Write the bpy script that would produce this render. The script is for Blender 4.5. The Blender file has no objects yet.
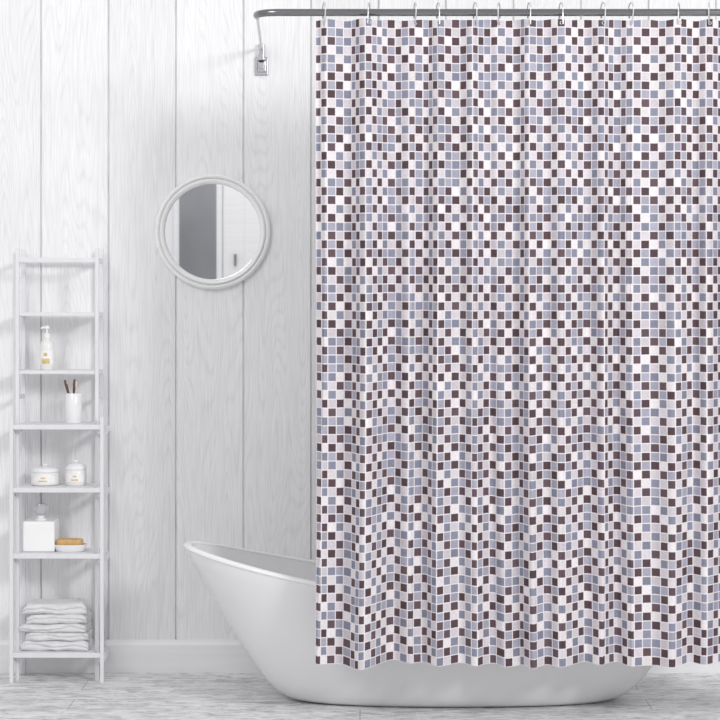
import bpy, bmesh, math, random
from mathutils import Vector, noise, Matrix
random.seed(7)
C = bpy.context.scene.collection
PI = math.pi
F = 2031.0; D = 6.5; H = 1.19
def K(d): return (D - d) / F
def X(px, d): return (px - 360) * K(d)
def Z(py, d): return H - (py - 300) * K(d)
def lin(c): return tuple(((v/255)/12.92 if v/255 <= .04045 else ((v/255+.055)/1.055)**2.4) for v in c) + (1,)

# ------------------------------------------------------------------ materials
def mat(name, col, rough=.5, metal=0, var=.04, scale=20, bump=0, bscale=80, stretch=(1,1,1), coat=0):
    m = bpy.data.materials.new(name); m.use_nodes = True
    nt = m.node_tree; N = nt.nodes; L = nt.links
    b = N['Principled BSDF']
    b.inputs['Roughness'].default_value = rough; b.inputs['Metallic'].default_value = metal
    if coat: b.inputs['Coat Weight'].default_value = coat
    tc = N.new('ShaderNodeTexCoord'); mp = N.new('ShaderNodeMapping'); mp.inputs['Scale'].default_value = stretch
    L.new(tc.outputs['Object'], mp.inputs['Vector'])
    nz = N.new('ShaderNodeTexNoise'); nz.inputs['Scale'].default_value = scale; nz.inputs['Detail'].default_value = 5
    L.new(mp.outputs[0], nz.inputs['Vector'])
    c = lin(col); r = N.new('ShaderNodeValToRGB')
    r.color_ramp.elements[0].position = .3; r.color_ramp.elements[1].position = .7
    r.color_ramp.elements[0].color = tuple(max(0, v*(1-var)) for v in c[:3])+(1,)
    r.color_ramp.elements[1].color = tuple(min(1, v*(1+var)) for v in c[:3])+(1,)
    L.new(nz.outputs['Fac'], r.inputs[0]); L.new(r.outputs[0], b.inputs['Base Color'])
    if bump:
        n2 = N.new('ShaderNodeTexNoise'); n2.inputs['Scale'].default_value = bscale; n2.inputs['Detail'].default_value = 4
        L.new(mp.outputs[0], n2.inputs['Vector'])
        bp = N.new('ShaderNodeBump'); bp.inputs['Strength'].default_value = bump; bp.inputs['Distance'].default_value = .004
        L.new(n2.outputs['Fac'], bp.inputs['Height']); L.new(bp.outputs[0], b.inputs['Normal'])
    return m

def mathf(N, L):
    def math_(op, a, bv=None, cv=None):
        n = N.new('ShaderNodeMath'); n.operation = op
        for i, v in enumerate((a, bv, cv)):
            if v is None: continue
            if isinstance(v, (int, float)): n.inputs[i].default_value = v
            else: L.new(v, n.inputs[i])
        return n.outputs[0]
    return math_

SP = .216; X0 = -1.0208
def wood_wall():
    m = bpy.data.materials.new('white_painted_planks'); m.use_nodes = True
    nt = m.node_tree; N = nt.nodes; L = nt.links; b = N['Principled BSDF']; b.inputs['Roughness'].default_value = .55
    math_ = mathf(N, L)
    tc = N.new('ShaderNodeTexCoord'); sx = N.new('ShaderNodeSeparateXYZ'); L.new(tc.outputs['Object'], sx.inputs[0])
    idx = math_('FLOOR', math_('DIVIDE', math_('SUBTRACT', sx.outputs['X'], X0), SP))
    wn = N.new('ShaderNodeTexWhiteNoise'); wn.noise_dimensions = '1D'; L.new(idx, wn.inputs['W'])
    def coords(zs):
        cb = N.new('ShaderNodeCombineXYZ')
        L.new(sx.outputs['X'], cb.inputs[0])
        L.new(math_('MULTIPLY', wn.outputs['Value'], 20.0), cb.inputs[1])
        L.new(math_('MULTIPLY', sx.outputs['Z'], zs), cb.inputs[2]); return cb.outputs[0]
    # fine cathedral grain: contour lines of a stretched noise; fibre on top
    n1 = N.new('ShaderNodeTexNoise'); n1.inputs['Scale'].default_value = 8; n1.inputs['Detail'].default_value = 1.0; n1.inputs['Distortion'].default_value = .1
    L.new(coords(.075), n1.inputs['Vector'])
    rings = math_('POWER', math_('MULTIPLY_ADD', math_('SINE', math_('MULTIPLY', n1.outputs['Fac'], 290.0)), .5, .5), 4.0)
    n2 = N.new('ShaderNodeTexNoise'); n2.inputs['Scale'].default_value = 260; n2.inputs['Detail'].default_value = 4
    L.new(coords(.04), n2.inputs['Vector'])
    n3 = N.new('ShaderNodeTexNoise'); n3.inputs['Scale'].default_value = 2.2; n3.inputs['Detail'].default_value = 2
    L.new(tc.outputs['Object'], n3.inputs['Vector'])
    n4 = N.new('ShaderNodeTexNoise'); n4.inputs['Scale'].default_value = 90; n4.inputs['Detail'].default_value = 3
    L.new(coords(.12), n4.inputs['Vector'])
    g = math_('ADD', math_('MULTIPLY', math_('MULTIPLY', rings, n4.outputs['Fac']), -.32), math_('MULTIPLY', math_('SUBTRACT', n2.outputs['Fac'], .5), .8))
    f = math_('ADD', math_('ADD', math_('MULTIPLY', g, .85), .68), math_('MULTIPLY', math_('SUBTRACT', wn.outputs['Value'], .5), .16))
    f = math_('ADD', f, math_('MULTIPLY', math_('SUBTRACT', n3.outputs['Fac'], .5), .25))
    r = N.new('ShaderNodeValToRGB')
    r.color_ramp.elements[0].position = .1; r.color_ramp.elements[1].position = .85
    r.color_ramp.elements[0].color = lin((213,213,215)); r.color_ramp.elements[1].color = lin((250,250,251))
    L.new(f, r.inputs[0]); L.new(r.outputs[0], b.inputs['Base Color'])
    bp = N.new('ShaderNodeBump'); bp.inputs['Strength'].default_value = .25; bp.inputs['Distance'].default_value = .002
    L.new(g, bp.inputs['Height']); L.new(bp.outputs[0], b.inputs['Normal'])
    return m

def floor_mat():
    m = bpy.data.materials.new('whitewashed_floorboards'); m.use_nodes = True
    nt = m.node_tree; N = nt.nodes; L = nt.links; b = N['Principled BSDF']; b.inputs['Roughness'].default_value = .5
    tc = N.new('ShaderNodeTexCoord')
    br = N.new('ShaderNodeTexBrick'); br.inputs['Scale'].default_value = 1
    br.inputs['Brick Width'].default_value = 1.7; br.inputs['Row Height'].default_value = .15; br.inputs['Mortar Size'].default_value = .0018
    br.inputs['Color1'].default_value = lin((250,250,251)); br.inputs['Color2'].default_value = lin((235,235,237)); br.inputs['Mortar'].default_value = lin((190,190,193))
    L.new(tc.outputs['Object'], br.inputs['Vector'])
    mp = N.new('ShaderNodeMapping'); mp.inputs['Scale'].default_value = (4.0, 11, 1); L.new(tc.outputs['Object'], mp.inputs[0])
    nz = N.new('ShaderNodeTexNoise'); nz.inputs['Scale'].default_value = 2.8; nz.inputs['Detail'].default_value = 12; nz.inputs['Roughness'].default_value = .8; nz.inputs['Distortion'].default_value = .9
    L.new(mp.outputs[0], nz.inputs['Vector'])
    r = N.new('ShaderNodeValToRGB'); r.color_ramp.elements[0].position = .37; r.color_ramp.elements[1].position = .55
    r.color_ramp.elements[0].color = (.36,.36,.365,1); r.color_ramp.elements[1].color = (1,1,1,1)
    L.new(nz.outputs['Fac'], r.inputs[0])
    mx = N.new('ShaderNodeMix'); mx.data_type = 'RGBA'; mx.blend_type = 'MULTIPLY'; mx.inputs[0].default_value = .88
    L.new(br.outputs['Color'], mx.inputs[6]); L.new(r.outputs[0], mx.inputs[7]); L.new(mx.outputs[2], b.inputs['Base Color'])
    bp = N.new('ShaderNodeBump'); bp.inputs['Strength'].default_value = .4; bp.inputs['Distance'].default_value = .003
    L.new(nz.outputs['Fac'], bp.inputs['Height']); L.new(bp.outputs[0], b.inputs['Normal'])
    return m

def curtain_mat(px, pz):
    m = bpy.data.materials.new('mosaic_print_cloth'); m.use_nodes = True
    nt = m.node_tree; N = nt.nodes; L = nt.links; b = N['Principled BSDF']; b.inputs['Roughness'].default_value = .75
    b.inputs['Specular IOR Level'].default_value = .25
    math_ = mathf(N, L)
    uv = N.new('ShaderNodeUVMap'); uv.uv_map = 'UVMap'
    # small wobble so the printed squares have hand-painted edges
    wob = N.new('ShaderNodeTexNoise'); wob.inputs['Scale'].default_value = 110; wob.inputs['Detail'].default_value = 2
    L.new(uv.outputs[0], wob.inputs['Vector'])
    sw = N.new('ShaderNodeSeparateXYZ'); L.new(wob.outputs['Color'], sw.inputs[0])
    s = N.new('ShaderNodeSeparateXYZ'); L.new(uv.outputs[0], s.inputs[0])
    u = math_('DIVIDE', s.outputs[0], px); v = math_('DIVIDE', s.outputs[1], pz)
    fu, fv = math_('FLOOR', u), math_('FLOOR', v)
    u2 = math_('ADD', math_('FRACT', u), math_('MULTIPLY', math_('SUBTRACT', sw.outputs[0], .5), .04))
    v2 = math_('ADD', math_('FRACT', v), math_('MULTIPLY', math_('SUBTRACT', sw.outputs[1], .5), .04))
    au = math_('ABSOLUTE', math_('SUBTRACT', u2, .5)); av = math_('ABSOLUTE', math_('SUBTRACT', v2, .5))
    inside = math_('LESS_THAN', math_('MAXIMUM', au, av), .442)
    cb = N.new('ShaderNodeCombineXYZ'); L.new(fu, cb.inputs[0]); L.new(fv, cb.inputs[1])
    wn = N.new('ShaderNodeTexWhiteNoise'); wn.noise_dimensions = '2D'; L.new(cb.outputs[0], wn.inputs['Vector'])
    sc = N.new('ShaderNodeSeparateXYZ'); L.new(wn.outputs['Color'], sc.inputs[0])
    # even mix: a diagonal repeat of six colours, some squares swapped within the checker
    jit = math_('MULTIPLY', math_('LESS_THAN', sc.outputs[0], .42), math_('MULTIPLY', math_('FLOOR', math_('MULTIPLY', sc.outputs[1], 3.0)), 2.0))
    row = math_('MULTIPLY', math_('FLOOR', math_('MULTIPLY', fv, .5)), 2.0)
    k = math_('ADD', math_('ADD', fu, fv), math_('ADD', jit, row))
    k = math_('MODULO', math_('ADD', k, 600.0), 6.0)
    kk = math_('DIVIDE', math_('ADD', k, .5), 6.0)
    r = N.new('ShaderNodeValToRGB'); r.color_ramp.interpolation = 'CONSTANT'
    els = [(0,(88,70,75)),(1/6,(231,225,228)),(2/6,(137,139,157)),(3/6,(212,205,212)),(4/6,(100,82,89)),(5/6,(170,169,185))]
    e = r.color_ramp.elements; e[0].color = lin(els[0][1]); e[1].position = els[1][0]; e[1].color = lin(els[1][1])
    for p, c in els[2:]:
        q = e.new(p); q.color = lin(c)
    L.new(kk, r.inputs[0])
    mott = N.new('ShaderNodeTexNoise'); mott.inputs['Scale'].default_value = 160; mott.inputs['Detail'].default_value = 3; L.new(uv.outputs[0], mott.inputs['Vector'])
    hs = N.new('ShaderNodeHueSaturation'); L.new(r.outputs[0], hs.inputs['Color'])
    L.new(math_('ADD', math_('MULTIPLY_ADD', mott.outputs['Fac'], .4, .7), math_('MULTIPLY', sc.outputs[2], .2)), hs.inputs['Value'])
    mx = N.new('ShaderNodeMix'); mx.data_type = 'RGBA'; mx.inputs[6].default_value = lin((234,229,230))
    L.new(inside, mx.inputs[0]); L.new(hs.outputs[0], mx.inputs[7]); L.new(mx.outputs[2], b.inputs['Base Color'])
    wv = N.new('ShaderNodeTexNoise'); wv.inputs['Scale'].default_value = 700; L.new(uv.outputs[0], wv.inputs['Vector'])
    bp = N.new('ShaderNodeBump'); bp.inputs['Strength'].default_value = .15; bp.inputs['Distance'].default_value = .001
    L.new(wv.outputs['Fac'], bp.inputs['Height']); L.new(bp.outputs[0], b.inputs['Normal'])
    return m

M = dict(
    wall=wood_wall(), floor=floor_mat(),
    trim=mat('white_trim_paint', (246,246,247), .4, var=.03, scale=6, stretch=(.3,1,8)),
    ceramic=mat('white_ceramic_glaze', (242,242,243), .2, var=.01, scale=3, coat=.4),
    tub=mat('satin_white_tub_finish', (236,236,237), .2, var=.01, scale=3, coat=.3),
    frame=mat('white_lacquer', (250,250,250), .22, var=.01, scale=10, coat=.3),
    shelf=mat('white_painted_wood', (229,229,232), .5, var=.03, scale=30, stretch=(1,1,.2)),
    steel=mat('mid_grey_polished_steel', (142,142,145), .2, 1, var=.06, scale=60, stretch=(.1,4,4)),
    chrome=mat('bright_chrome', (200,200,204), .16, 1, var=.04, scale=30),
    wire=mat('silver_wire', (220,220,223), .3, .5, var=.02),
    hook=mat('white_plastic', (243,243,245), .35, var=.02),
    towel=mat('white_terry_cloth', (240,239,241), .95, var=.05, scale=60, bump=1, bscale=380),
    gold=mat('gold_label_print', (214,190,132), .5, var=.2, scale=120),
    cream=mat('milky_white_plastic', (241,239,236), .3, var=.02),
    paper=mat('white_paper', (248,247,247), .9, var=.02, bump=.3, bscale=60),
    soap=mat('golden_tan_soap', (206,166,110), .45, var=.12, scale=60),
    brown=mat('dark_brown_wood', (108,72,52), .5, var=.2, scale=60, stretch=(4,4,.4)),
    bristle=mat('pale_bristle', (225,215,200), .8, var=.1, scale=200),
    grey=mat('grey_band_panel_finish', (140,141,145), .5, var=.25, scale=1.2),  # opaque grey for the added panel reflected in the mirror
    handle=mat('grey_door_fitting', (140,140,144), .4, .4, var=.05),
    glass=mat('frosted_glass_stopper', (228,229,232), .12, var=.02, scale=40, coat=.6),
)
M['glass'].node_tree.nodes['Principled BSDF'].inputs['Transmission Weight'].default_value = .45
gm = bpy.data.materials.new('mirror_silvering'); gm.use_nodes = True
b = gm.node_tree.nodes['Principled BSDF']; b.inputs['Base Color'].default_value = (.93,.93,.94,1); b.inputs['Metallic'].default_value = 1; b.inputs['Roughness'].default_value = .015
M['mirror'] = gm

# ------------------------------------------------------------------ helpers
def obj(name, bm, m, parent=None, smooth=False, bevel=0, subsurf=0, angle=None):
    me = bpy.data.meshes.new(name); bmesh.ops.recalc_face_normals(bm, faces=bm.faces[:]); bm.to_mesh(me); bm.free()
    o = bpy.data.objects.new(name, me); C.objects.link(o)
    me.materials.append(m)
    if smooth:
        for p in me.polygons: p.use_smooth = True
        if angle:
            me.set_sharp_from_angle(angle=math.radians(angle))
    if bevel:
        md = o.modifiers.new('bevel', 'BEVEL'); md.width = bevel; md.segments = 3; md.limit_method = 'ANGLE'
    if subsurf:
        md = o.modifiers.new('sub', 'SUBSURF'); md.levels = subsurf; md.render_levels = subsurf
    if parent: o.parent = parent
    return o
def thing(name, label, cat, loc=(0,0,0), rz=0, group=None):
    o = bpy.data.objects.new(name, None); C.objects.link(o); o.empty_display_size = .05
    o.location = loc; o.rotation_euler = (0,0,rz); o['label'] = label; o['category'] = cat
    if group: o['group'] = group
    return o
def struct(name, bm, m, parent=None, **k):
    o = obj(name, bm, m, parent, **k)
    if not parent: o['kind'] = 'structure'
    return o
def box(bm, x0, x1, y0, y1, z0, z1):
    vs = [bm.verts.new(p) for p in ((x0,y0,z0),(x1,y0,z0),(x1,y1,z0),(x0,y1,z0),(x0,y0,z1),(x1,y0,z1),(x1,y1,z1),(x0,y1,z1))]
    for f in ((0,3,2,1),(4,5,6,7),(0,1,5,4),(1,2,6,5),(2,3,7,6),(3,0,4,7)): bm.faces.new([vs[i] for i in f])
def bx(*a):
    bm = bmesh.new(); box(bm, *a); return bm
def lathe(prof, n=48, bm=None):
    bm = bm or bmesh.new(); rings = []
    for r, z in prof:
        if r < 1e-6: rings.append([bm.verts.new((0,0,z))])
        else: rings.append([bm.verts.new((r*math.cos(2*PI*i/n), r*math.sin(2*PI*i/n), z)) for i in range(n)])
    for a, c in zip(rings, rings[1:]):
        for i in range(n):
            j = (i+1) % n
            if len(a) == 1 and len(c) == 1: continue
            if len(a) == 1: bm.faces.new((a[0], c[i], c[j]))
            elif len(c) == 1: bm.faces.new((a[i], a[j], c[0]))
            else: bm.faces.new((a[i], a[j], c[j], c[i]))
    return bm
def tube(pts, r, n=12, bm=None, closed=False):
    bm = bm or bmesh.new(); pts = [Vector(p) for p in pts]; m = len(pts)
    rr = r if isinstance(r, (list, tuple)) else [r]*m
    rings = []; up = None
    for i, p in enumerate(pts):
        if closed: t = pts[(i+1) % m]-pts[i-1]
        else: t = pts[min(i+1, m-1)]-pts[max(i-1, 0)]
        t.normalize()
        if up is None: up = Vector((0,0,1)) if abs(t.z) < .9 else Vector((1,0,0))
        a = (up - t*up.dot(t)).normalized(); up = a; c = t.cross(a)
        rings.append([bm.verts.new(p + (a*math.cos(2*PI*k/n)+c*math.sin(2*PI*k/n))*rr[i]) for k in range(n)])
    pr = list(zip(rings, rings[1:])) + ([(rings[-1], rings[0])] if closed else [])
    for a, c in pr:
        for k in range(n): bm.faces.new((a[k], a[(k+1) % n], c[(k+1) % n], c[k]))
    if not closed:
        bm.faces.new(rings[0]); bm.faces.new(rings[-1])
    return bm
def arc_patch(r, z0, z1, a0, a1, n=16):
    bm = bmesh.new(); cols = []
    for i in range(n+1):
        a = a0+(a1-a0)*i/n
        cols.append([bm.verts.new((rr*math.cos(a), rr*math.sin(a), z)) for rr, z in ((r,z0),(r,z1),(r+.0007,z1),(r+.0007,z0))])
    for a, c in zip(cols, cols[1:]):
        for k in range(4): bm.faces.new((a[k], a[(k+1)%4], c[(k+1)%4], c[k]))
    bm.faces.new(cols[0]); bm.faces.new(cols[-1]); return bm
def interp(t, tab):
    for (a, va), (c, vc) in zip(tab, tab[1:]):
        if t <= c: return va+(vc-va)*(t-a)/(c-a)
    return tab[-1][1]

# ------------------------------------------------------------------ room
bm = bmesh.new()
# back wall: one panelled surface, V groove between the planks
k0, k1 = -14, 22
top = 3.0
prof = []
for k in range(k0, k1):
    g = X0 + k*SP
    prof += [(g-.0034, 0), (g-.0012, .009), (g+.0012, .009), (g+.0034, 0)]
lo = [bm.verts.new((x, y, 0)) for x, y in prof]; hi = [bm.verts.new((x, y, top)) for x, y in prof]
bl = [bm.verts.new((x, .1, 0)) for x, y in (prof[0], prof[-1])]; bh = [bm.verts.new((x, .1, top)) for x, y in (prof[0], prof[-1])]
for i in range(len(prof)-1): bm.faces.new((lo[i], lo[i+1], hi[i+1], hi[i]))
bm.faces.new((bl[0], bl[1], bh[1], bh[0])); bm.faces.new((lo[0], hi[0], bh[0], bl[0])); bm.faces.new((lo[-1], bl[1], bh[1], hi[-1]))
struct('wall_back', bm, M['wall'])
struct('floor', bx(-4, 4, -9.1, .1, -.08, 0), M['floor'])
bm = bmesh.new()
pr = [(0,0),(-.016,0),(-.016,.088),(-.011,.097),(-.009,.104),(0,.104)]
a = [bm.verts.new((-4,y-.0001,z)) for y, z in pr]; c = [bm.verts.new((3.7,y-.0001,z)) for y, z in pr]
for i in range(6): bm.faces.new((a[i], a[(i+1)%6], c[(i+1)%6], c[i]))
bm.faces.new(a); bm.faces.new(c)
struct('baseboard_back', bm, M['trim'])
struct('wall_front', bx(-4, 4, -9.1, -9, 0, 3), mat('matte_white_paint', (246,246,248), .7, var=.02, scale=3))
w = struct('grey_band_frame', bx(-1.42, -1.05, -9, -8.97, .9, 2.5), M['trim'])  # panel added behind the camera so the mirror reflects a grey band
struct('grey_band_panel', bx(-1.375, -1.092, -8.985, -8.965, .95, 2.45), M['grey'], w)
d = struct('door_1', bx(-1.04, -.2, -9, -8.965, 0, 2.5), M['trim'], bevel=.004)
struct('door_panel', bx(-.88, -.36, -8.97, -8.955, 1.2, 2.3), M['trim'], d, bevel=.008)
struct('door_handle', bx(-.957, -.938, -8.97, -8.935, 1.45, 1.54), M['handle'], d, bevel=.005)

# ------------------------------------------------------------------ bathtub
TC = (.28, -.45)
aL = [(0,.445),(.006,.462),(.02,.487),(.045,.513),(.09,.540),(.149,.566),(.356,.632),(.567,.692),(.76,.749),(.916,.789),(1,.804)]
wW = [(0,.112),(.006,.124),(.02,.137),(.045,.150),(.09,.163),(.149,.176),(.356,.208),(.567,.232),(.76,.252),(.916,.266),(1,.27)]
NE = 2.2
def rimh(s): return .335 + (.130 if s < 0 else .075)*abs(s)**1.6
def tubpt(th, t, off=0, zoff=0):
    c, s_ = math.cos(th), math.sin(th)
    cx = math.copysign(abs(c)**(2/NE), c); sy = math.copysign(abs(s_)**(2/NE), s_)
    A = interp(t, aL)-off; W = interp(t, wW)-off
    return Vector((TC[0]+A*cx*(1 if c < 0 else .985), TC[1]+W*sy, max(t*rimh(cx)+zoff, 0)))
tub = thing('bathtub', 'white freestanding slipper bathtub behind the mosaic shower curtain', 'bathtub', (TC[0], TC[1], 0))
def rel(bm, o):
    bmesh.ops.translate(bm, verts=bm.verts[:], vec=-Vector(o.location)); return bm
NT = 128
bm = bmesh.new()
ts = [0,.006,.02,.045,.09,.149,.22,.29,.356,.43,.5,.567,.63,.7,.76,.83,.88,.916,.96,.99]
rings = [[bm.verts.new(tubpt(2*PI*i/NT, t)) for i in range(NT)] for t in ts]
its = [.99,.95,.9,.8,.7,.6,.5,.4,.3,.22,.17]
rings += [[bm.verts.new(tubpt(2*PI*i/NT, t, .020)) for i in range(NT)] for t in its]
rings += [[bm.verts.new(tubpt(2*PI*i/NT, .14, .020+o)) for i in range(NT)] for o in (.03,.08,.14)]
for a, c in zip(rings, rings[1:]):
    for i in range(NT): bm.faces.new((a[i], a[(i+1)%NT], c[(i+1)%NT], c[i]))
bm.faces.new(rings[0]); bm.faces.new(rings[-1])
obj('tub_shell', rel(bm, tub), M['tub'], tub, smooth=True, angle=60)
bm = bmesh.new()
# slim rounded lip
rp = []
for q in range(18):
    a = 2*PI*q/18; rp.append((.010-.0125*math.cos(a), .0075*math.sin(a)))
cols = []
for i in range(NT):
    th = 2*PI*i/NT
    cols.append([bm.verts.new(tubpt(th, 1, o, z-.0035)) for o, z in rp])
for i in range(NT):
    a, c = cols[i], cols[(i+1)%NT]
    for q in range(18): bm.faces.new((a[q], a[(q+1)%18], c[(q+1)%18], c[q]))
obj('rim', rel(bm, tub), M['ceramic'], tub, smooth=True)
bm = lathe([(0,0),(.024,0),(.026,.002),(.022,.004),(.016,.003),(0,.003)], 24)
dr = obj('drain', bm, M['chrome'], tub, smooth=True); dr.location = (.25, 0, .0475)

# ------------------------------------------------------------------ curtain rod
RD = .80; RZ = Z(12.5, RD); RR = .0103; RX0 = X(252, RD)+RR; RX1 = 1.42
rod = thing('curtain_rod', 'grey metal shower rod bent back to the wall bracket', 'curtain rod', (RX0, 0, RZ))
def bend(cx, cy, r, a0, a1, n=10): return [(cx+r*math.cos(a0+(a1-a0)*i/n), cy+r*math.sin(a0+(a1-a0)*i/n), RZ) for i in range(n+1)]
BR = .06
ye = -RD+BR+.05
WX0 = X(261.5, 0); WX1 = RX1
pts = [(RX0, ye, RZ), (RX0, ye-.02, RZ), (RX0, ye-.04, RZ)] + bend(RX0+BR, -RD+BR, BR, PI, 1.5*PI) + bend(RX1-BR, -RD+BR, BR, 1.5*PI, 2*PI) + [(RX1, ye-.04, RZ), (RX1, ye-.02, RZ), (RX1, ye, RZ)]
rads = [.0058, .007, .0085] + [RR]*(len(pts)-6) + [.0085, .007, .0058]
obj('rod', rel(tube(pts, rads, 16), rod), M['steel'], rod, smooth=True, angle=50)
for xr_, x in ((RX0, WX0), (RX1, WX1)):
    obj('return_arm', rel(tube([(xr_, ye, RZ), (x, -.02, RZ)], .0048, 12), rod), M['hook'], rod, smooth=True, angle=50)  # white colour stands in for light reflected off the rod's return
    # squarish chrome clip: back plate, neck and a raised block
    bm = bx(x-.021, x+.021, -.008, -.0003, RZ-.088, RZ-.030)
    pl = obj('wall_bracket', rel(bm, rod), M['chrome'], rod, bevel=.002)
    bm = bx(x-.009, x+.009, -.020, -.0003, RZ-.042, RZ+.012)
    obj('neck', rel(bm, rod), M['chrome'], pl, bevel=.003)
    bm = bmesh.new()
    f = [bm.verts.new((x+p*.55, -.026, RZ+q)) for p, q in ((-.015,-.050),(.015,-.050),(.015,-.070),(-.015,-.070))]
    g = [bm.verts.new((x+p, -.0075, RZ+q)) for p, q in ((-.015,-.040),(.015,-.040),(.015,-.080),(-.015,-.080))]
    bm.faces.new(f); bm.faces.new(g)
    for i in range(4): bm.faces.new((f[i], f[(i+1)%4], g[(i+1)%4], g[i]))
    obj('block', rel(bm, rod), M['chrome'], pl, bevel=.002)

# ------------------------------------------------------------------ shower curtain
hooks_px = [324, 369, 415, 438, 475, 499, 529, 561, 603, 631, 679, 709, 742, 775, 806]
HX = [X(p, RD) for p in hooks_px]
CX0 = X(315.5, RD); CX1 = HX[-1]+.02
CT = Z(20, RD); CB = Z(664, RD)
base = [CX0-.02]+HX+[CX1+.03]
knots = base[:]
amp = [random.uniform(.5, 1.55) for _ in knots]
def fold(x, t):
    # t 0 top .. 1 bottom : one full-height pleat per hook, uneven in depth, over broad swells
    x2 = x + (.014*math.sin(2.0*t+x*7)+.007*math.sin(x*19-3*t))*t
    for i in range(len(knots)-1):
        if x2 <= knots[i+1] or i == len(knots)-2:
            u = (x2-knots[i])/(knots[i+1]-knots[i]); break
    wdt = knots[i+1]-knots[i]
    am = amp[i]+(amp[i+1]-amp[i])*u
    A = (.014+.012*min(1, t*2.2)-.004*t)*min(1.3, max(.7, wdt/.088))*am
    y = A*(math.cos(2*PI*u) + .15*math.cos(4*PI*u+.6+am))
    w_ = .3+.7*min(1, t*1.5)
    y += w_*(.019*math.sin(x*23+1.0+.5*t+.6*math.sin(x*5)) + .008*math.sin(x*10.3+2.6+.5*t) + .0015*math.sin(x*90+2.5*t+.4))
    return y
NX, NZ = 760, 90
cur = thing('shower_curtain', 'fabric shower curtain printed with brown, grey-blue and white mosaic squares', 'shower curtain', (CX0, -RD, CB))
bm = bmesh.new(); uvl = bm.loops.layers.uv.new('UVMap')
xs = [CX0+(CX1-CX0)*i/NX for i in range(NX+1)]
arc = [0]
for i in range(NX):
    dy = fold(xs[i+1], .55)-fold(xs[i], .55); arc.append(arc[-1]+math.hypot(xs[i+1]-xs[i], dy))
xm = X(510, RD)
grid = []
for j in range(NZ+1):
    t = j/NZ; row = []
    for i, x in enumerate(xs):
        fy = fold(x, t)
        zz = CT+(CB-CT)*t - t*t*(.008*math.exp(-((x-xm)/.06)**2)+.006*math.exp(-((x-X(348,RD))/.05)**2)+.006*math.exp(-((x-X(640,RD))/.10)**2)) - .07*t*fy + (.002*math.cos(x*70))*(1 if j == 0 else 0)
        row.append(bm.verts.new((x+.004*math.sin(4*t+x*5)*t, -RD-fy, zz)))
    grid.append(row)
for j in range(NZ):
    for i in range(NX):
        f = bm.faces.new((grid[j][i], grid[j+1][i], grid[j+1][i+1], grid[j][i+1]))
        for lp, (ii, jj) in zip(f.loops, ((i,j),(i,j+1),(i+1,j+1),(i+1,j))):
            lp[uvl].uv = (arc[ii], (CT-CB)*(1-jj/NZ))
cl = obj('cloth', rel(bm, cur), curtain_mat(.0262, .0248), cur, smooth=True)
EZ = CT-.010
words = ['first','second','third','fourth','fifth','sixth','seventh','eighth','ninth','tenth','eleventh','twelfth','thirteenth','fourteenth','fifteenth']
for i, x in enumerate(HX):
    yc = -RD-fold(x, .005)
    bm = tube([(x+.0042*math.cos(a), yc-.001, EZ+.0042*math.sin(a)) for a in [2*PI*k/16 for k in range(16)]], .001, 6, closed=True)
    obj('eyelet', rel(bm, cur), M['wire'], cur, smooth=True)
    # pear-shaped wire hook over the rod
    h = thing('curtain_hook', 'thin silver wire curtain hook on the grey rod, %s from the left' % words[i], 'curtain hook', (x, -RD, EZ), 0, 'wire hooks along the shower rod')
    p = []
    rz = random.choice((-1, 1))*random.uniform(.2, .5)
    zt = RZ+.008-EZ; rr = .020
    for k in range(23):
        a = PI*(-.12)+ (PI*1.24)*k/22
        p.append((rr*math.cos(a), zt+rr*math.sin(a)))
    yb = yc+RD
    loop = [(yb+.004, -.001), (yb-.004,-.004), (-rr*.92, zt-.011)] + [(-q, z) for q, z in p] + [(rr*.7, zt-.02)]
    P3 = [(y*math.sin(rz)*.6, y, z) for y, z in loop]
    obj('wire', tube(P3, .0021, 8), M['wire'], h, smooth=True)
    bd = lathe([(0,-.0034),(.0024,-.0025),(.0034,0),(.0024,.0025),(0,.0034)], 10)
    o = obj('bead', bd, M['wire'], h, smooth=True); o.location = P3[-1]

# ------------------------------------------------------------------ mirror
mz = Z(231.5, .02); mxx = X(212.5, .02)
mir = thing('mirror', 'round wall mirror in a white stepped moulded frame', 'mirror', (mxx, 0, mz))
prof = [(.156,.002),(.180,.002),(.1835,.008),(.184,.018),(.181,.024),(.176,.026),(.172,.023),(.1705,.016),(.169,.017),(.168,.024),(.164,.028),(.159,.027),(.155,.022),(.1525,.014),(.152,.008),(.156,.002)]
bm = lathe(prof, 96); bmesh.ops.rotate(bm, verts=bm.verts[:], matrix=Matrix.Rotation(PI/2, 3, 'X'))
bmesh.ops.remove_doubles(bm, verts=bm.verts[:], dist=1e-5)
obj('frame', bm, M['frame'], mir, smooth=True, angle=45)
bm = lathe([(0,.003),(.155,.003),(.155,.010),(0,.010)], 96); bmesh.ops.rotate(bm, verts=bm.verts[:], matrix=Matrix.Rotation(PI/2, 3, 'X'))
obj('mirror_glass', bm, M['mirror'], mir)

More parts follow.
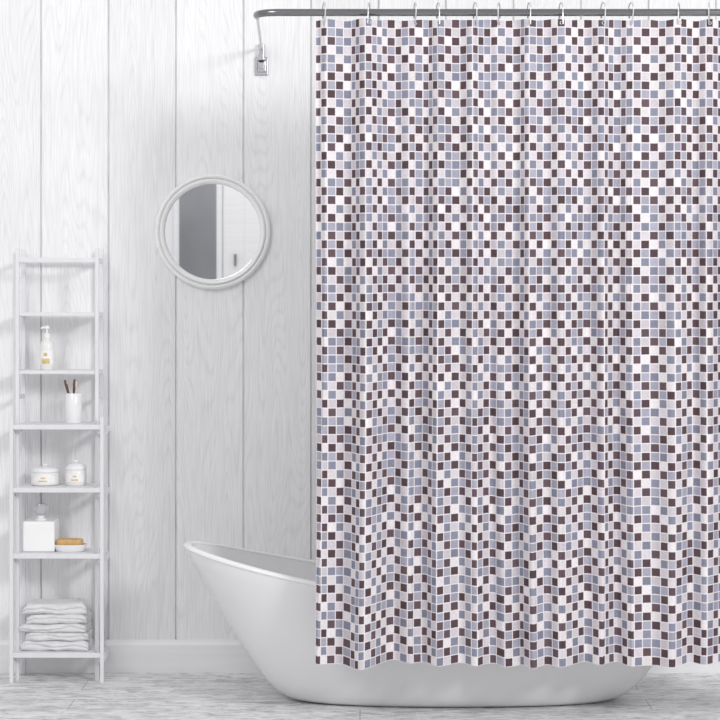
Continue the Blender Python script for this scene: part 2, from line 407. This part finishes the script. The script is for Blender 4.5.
# ------------------------------------------------------------------ shelf unit
TD = .15; LD = .187; PW = .0058
xl = X(17.5, TD); xr = X(97, TD); xll = X(11.5, LD); xlr = X(102, LD)
sh = thing('shelf_unit', 'tall narrow white open shelf unit standing against the plank wall', 'shelf unit', ((xl+xr)/2, -.1, 0))
def part(name, *a, bev=.0012): return obj(name, rel(bx(*a), sh), M['shelf'], sh, bevel=bev)
ztop = Z(248, TD)
for x in (xl, xr):
    for dd in (.035, TD): part('post', x-PW, x+PW, -dd-PW, -dd+PW, 0, ztop)
zl = Z(417, LD)
for x in (xll, xlr): part('lower_post', x-PW, x+PW, -LD-PW, -LD+PW, 0, zl)
SZ = {}
for py in (315, 373, 427, 490, 556, 655):
    low = py > 400
    dd = LD-PW if low else TD+.002
    z = Z(py-2.5, dd); SZ[py] = z
    part('shelf_board', xl+PW, xr-PW, -dd, -.03, z-.011, z)
    if low:
        part('front_rail', xll+PW, xlr-PW, -LD-.005, -dd, z-.015, z)
        for a_, c_ in ((xll-PW, xl-PW), (xr+PW, xlr+PW)):
            part('side_rail', a_, c_, -LD+PW, -.03, z-.03, z-.012)
zr = Z(260, TD)
for dd in (.035, TD): part('top_rail', xl+PW, xr-PW, -dd-.005, -dd+.005, zr-.007, zr+.007)
for x in (xl, xr):
    for z in (zr, SZ[315]-.006, SZ[373]-.006, (SZ[427]+SZ[373])/2):
        part('side_rail', x-.004, x+.004, -TD+PW, -.035-PW, z-.007, z+.007)

ID = .10
LIFT = .0004
for k_ in SZ: SZ[k_] += LIFT
# soap dispenser
t = thing('soap_dispenser', 'white pump soap bottle with a gold label on the upper shelf', 'soap bottle', (X(47, ID), -ID, SZ[373]))
obj('bottle', lathe([(0,0),(.019,0),(.0215,.003),(.0215,.078),(.019,.088),(.010,.095),(.009,.101),(0,.101)], 40), M['cream'], t, smooth=True, angle=50)
obj('label', arc_patch(.0216, .018, .060, -PI*.85, -PI*.15), M['paper'], t, smooth=True, angle=40)
obj('label_print', arc_patch(.0224, .020, .036, -PI*.70, -PI*.34), M['gold'], t, smooth=True, angle=40)
obj('label_print', arc_patch(.0224, .044, .054, -PI*.60, -PI*.44), M['gold'], t, smooth=True, angle=40)
obj('collar', lathe([(0,.101),(.011,.101),(.011,.113),(.009,.115),(0,.115)], 32), M['hook'], t, smooth=True, angle=40)
bm = lathe([(0,.115),(.003,.115),(.003,.128),(.008,.129),(.009,.135),(.007,.139),(0,.139)], 24)
tube([(0,0,.134),(-.012,-.006,.134),(-.017,-.009,.130)], [.004,.0035,.003], 10, bm)
obj('pump', bm, M['hook'], t, smooth=True, angle=40)

# toothbrush cup
cxx = X(73.5, ID)
t = thing('toothbrush_cup', 'plain white cylindrical cup holding brown toothbrushes', 'cup', (cxx, -ID, SZ[427]))
obj('cup', lathe([(0,0),(.025,0),(.0262,.002),(.0266,.092),(.0255,.0935),(.0242,.092),(.0238,.006),(0,.005)], 40), M['ceramic'], t, smooth=True, angle=50)
for (bx0, tx, ln, wd) in ((.008, -.028, .128, 'leaning left in the white cup'), (-.004, .003, .130, 'standing nearly upright in the white cup')):
    tb = thing('toothbrush', 'brown wooden toothbrush '+wd, 'toothbrush', (cxx+bx0, -ID, SZ[427]+.0065), 0, 'brown toothbrushes in the cup')
    P = [Vector((0,0,0)).lerp(Vector((tx-bx0, .004, ln)), q/8) for q in range(9)]
    obj('handle', tube(P, [.0035,.004,.004,.0038,.0032,.003,.0042,.0048,.0035], 10), M['brown'], tb, smooth=True, angle=60)
    e = P[-1]; bm = bmesh.new()
    box(bm, e.x+.001, e.x+.008, e.y-.003, e.y+.003, e.z-.024, e.z-.004)
    obj('bristles', bm, M['bristle'], tb, bevel=.001)

# two jars
def jar(px, r, h, label):
    t = thing('jar', label, 'jar', (X(px, ID), -ID, SZ[490]), 0, 'white cosmetic jars')
    hb = h*.60; hl = h*.86
    obj('jar_body', lathe([(0,0),(r*.9,0),(r,.004),(r,hb-.006),(r*.9,hb),(0,hb)], 40), M['cream'], t, smooth=True, angle=45)
    obj('label', arc_patch(r+.0002, hb*.25, hb*.75, -PI*.8, -PI*.2), M['paper'], t, smooth=True, angle=40)
    obj('label_print', arc_patch(r+.001, hb*.56, hb*.66, -PI*.55, -PI*.45), M['gold'], t, smooth=True, angle=40)
    obj('label_print', arc_patch(r+.001, hb*.34, hb*.42, -PI*.60, -PI*.40), M['gold'], t, smooth=True, angle=40)
    ld = obj('lid', lathe([(0,hb),(r*.94,hb),(r*.98,hb+.002),(r*.98,hb+.007),(r*.92,hb+.011),(r*.7,hl-.002),(r*.35,hl),(0,hl)], 40), M['hook'], t, smooth=True, angle=50)
    obj('knob', lathe([(0,hl-.0005),(.0045,hl-.0005),(.0045,hl+.002),(.0085,hl+.004),(.0085,h-.002),(.006,h),(0,h)], 24), M['hook'], ld, smooth=True, angle=50)
jar(45, .043, .068, 'wide low white jar with gold print, beside the smaller taller jar')
jar(76, .0335, .081, 'narrower taller white jar with gold print, right of the wide jar')

# square flask with a faceted stopper
t = thing('square_flask', 'white cube-shaped flask with a faceted stopper, left of the soap dish', 'flask', (X(41, ID), -ID, SZ[556]))
obj('flask_body', bx(-.05,.05,-.05,.05,0,.096), M['frame'], t, bevel=.006)
obj('neck', lathe([(0,.096),(.018,.096),(.018,.1005),(.011,.103),(.011,.110),(0,.110)], 32), M['ceramic'], t, smooth=True, angle=40)
obj('stopper', lathe([(0,.110),(.011,.110),(.020,.118),(.0255,.131),(.0225,.138),(.017,.147),(0,.147)], 7), M['glass'], t, bevel=.0008)

# soap dish + soap
sx_ = X(70.5, ID+.02)
def oval(prof, sxy, n=40, ex=3):
    bm = lathe(prof, n)
    for v in bm.verts:
        a = math.atan2(v.co.y, v.co.x); r = math.hypot(v.co.x, v.co.y)
        c, s = math.cos(a), math.sin(a); e = (abs(c)**ex+abs(s)**ex)**(-1/ex)
        v.co.x = r*c*e*sxy[0]; v.co.y = r*s*e*sxy[1]
    return bm
dish = obj('soap_dish', oval([(0,.0),(.8,.0),(.86,.003),(.98,.018),(1,.022),(.95,.022),(.84,.012),(.7,.010),(0,.010)], (.052,.034)), M['ceramic'], None, smooth=True, angle=50)
dish.location = (sx_, -ID-.02, SZ[556]); dish['label'] = 'shallow white soap dish under the golden tan soap bar'; dish['category'] = 'soap dish'
sp = obj('soap_bar', oval([(0,0),(.85,.0),(.95,.004),(1,.010),(1,.021),(.97,.025),(.9,.0275),(.5,.0285),(0,.0285)], (.041,.026), ex=5), M['soap'], None, smooth=True, angle=60)
sp.location = (sx_-.002, -ID-.02, SZ[556]+.0105); sp['label'] = 'golden tan bar of soap lying in the white dish'; sp['category'] = 'soap'

# towels
zz = SZ[655]
TW = [(.208,.034,0),(.194,.027,.006),(.206,.029,-.006),(.184,.029,.007),(.198,.037,-.003)]
names = ['bottom towel of the folded stack on the lowest shelf','second towel from the bottom of the folded stack','middle towel of the folded white stack','second towel from the top of the folded stack','puffy top towel of the folded white stack']
for i, (wd, h, ox) in enumerate(TW):
    bm = bmesh.new(); dp = .125+random.uniform(-.010,.010); hw = wd/2; yf = -dp/2; yb = dp/2
    g_ = .0012; R = h/2
    pr = [(yb-q*.012, h) for q in range(0, 9)]
    pr += [(yf+R-R*math.sin(a), R+R*math.cos(a)) for a in [PI*k/14 for k in range(15)]]
    pr += [(yb-q*.012, 0) for q in range(8, -1, -1)]
    pr += [(yb, h*.5-g_), (0, h*.5-g_), (yf+R, h*.5-g_), (yf+R-.002, h*.5), (yf+R, h*.5+g_), (0, h*.5+g_), (yb, h*.5+g_)]
    NXT = 56; cs = []
    for k in range(NXT+1):
        x = -hw+wd*k/NXT; edge = 1-.5*max(0, (abs(x)/hw-.78)/.22)**2
        col = []
        for q, (y, z) in enumerate(pr):
            n = noise.noise(Vector((x*16+i*7, y*14, z*22)))
            n2 = noise.noise(Vector((x*42+i*3, y*42, z*64)))
            n3 = noise.noise(Vector((x*11+i*11, 3.3, i*5.1)))
            zc = z*(edge+(1-edge)*.35) if i < 4 else z*edge
            zc *= 1+.16*n3-.05
            dz = n*.0045+n2*.0015 if 0 < z < h else n2*.0003
            # soft crease along the rolled front edge
            cr = .007*math.exp(-((z-h*(.5+.2*n3))/(h*.10))**2) if y < yf+R and 9 <= q < 24 else 0
            col.append(bm.verts.new((x, y+cr+(n*.009+n2*.0024)*(1 if y < 0 else .2), min(h, max(0, zc+dz)))))
        cs.append(col)
    m_ = len(pr)
    for a, c in zip(cs, cs[1:]):
        for q in range(m_): bm.faces.new((a[q], a[(q+1)%m_], c[(q+1)%m_], c[q]))
    bm.faces.new(cs[0]); bm.faces.new(cs[-1])
    o = obj('folded_towel', bm, M['towel'], None, smooth=True, angle=60)
    o.location = (X(57, .11)+ox, -.105, zz); o.rotation_euler = (0, 0, random.uniform(-.05, .05))
    o['label'] = names[i]; o['category'] = 'towel'; o['group'] = 'folded white towels on the lowest shelf'
    zz += h-.0016

# ------------------------------------------------------------------ light, world, camera
w = bpy.data.worlds.new('world'); bpy.context.scene.world = w; w.use_nodes = True
w.node_tree.nodes['Background'].inputs[0].default_value = (1,1,1,1); w.node_tree.nodes['Background'].inputs[1].default_value = .63
def area(name, loc, tgt, size, power, col=(1,1,1)):
    l = bpy.data.lights.new(name, 'AREA'); l.shape = 'DISK'; l.size = size; l.energy = power; l.color = col
    o = bpy.data.objects.new(name, l); C.objects.link(o); o.location = loc
    o.rotation_euler = (Vector(tgt)-Vector(loc)).to_track_quat('-Z', 'Y').to_euler(); return o
area('key_light', (3.1, -4.9, 3.0), (-.2, 0, 1.1), 1.1, 130)
area('left_fill', (-1.6, -3.4, 3.0), (-.6, 0, 1.1), 1.6, 30)  # added fill lamp to brighten the left part of the wall
area('front_wall_fill', (-.8, -7.0, 2.9), (-.8, -9, 1.8), .6, 16)  # added fill lamp, whitens the front wall and door in the mirror
cam = bpy.data.cameras.new('camera'); co = bpy.data.objects.new('camera', cam); C.objects.link(co)
co.location = (0, -D, H); co.rotation_euler = (PI/2, 0, 0)
cam.sensor_width = 36; cam.lens = F/720*36; cam.shift_y = -60/720; cam.clip_end = 60
bpy.context.scene.camera = co
try:
    bpy.context.scene.view_settings.view_transform = 'Standard'
except Exception: pass
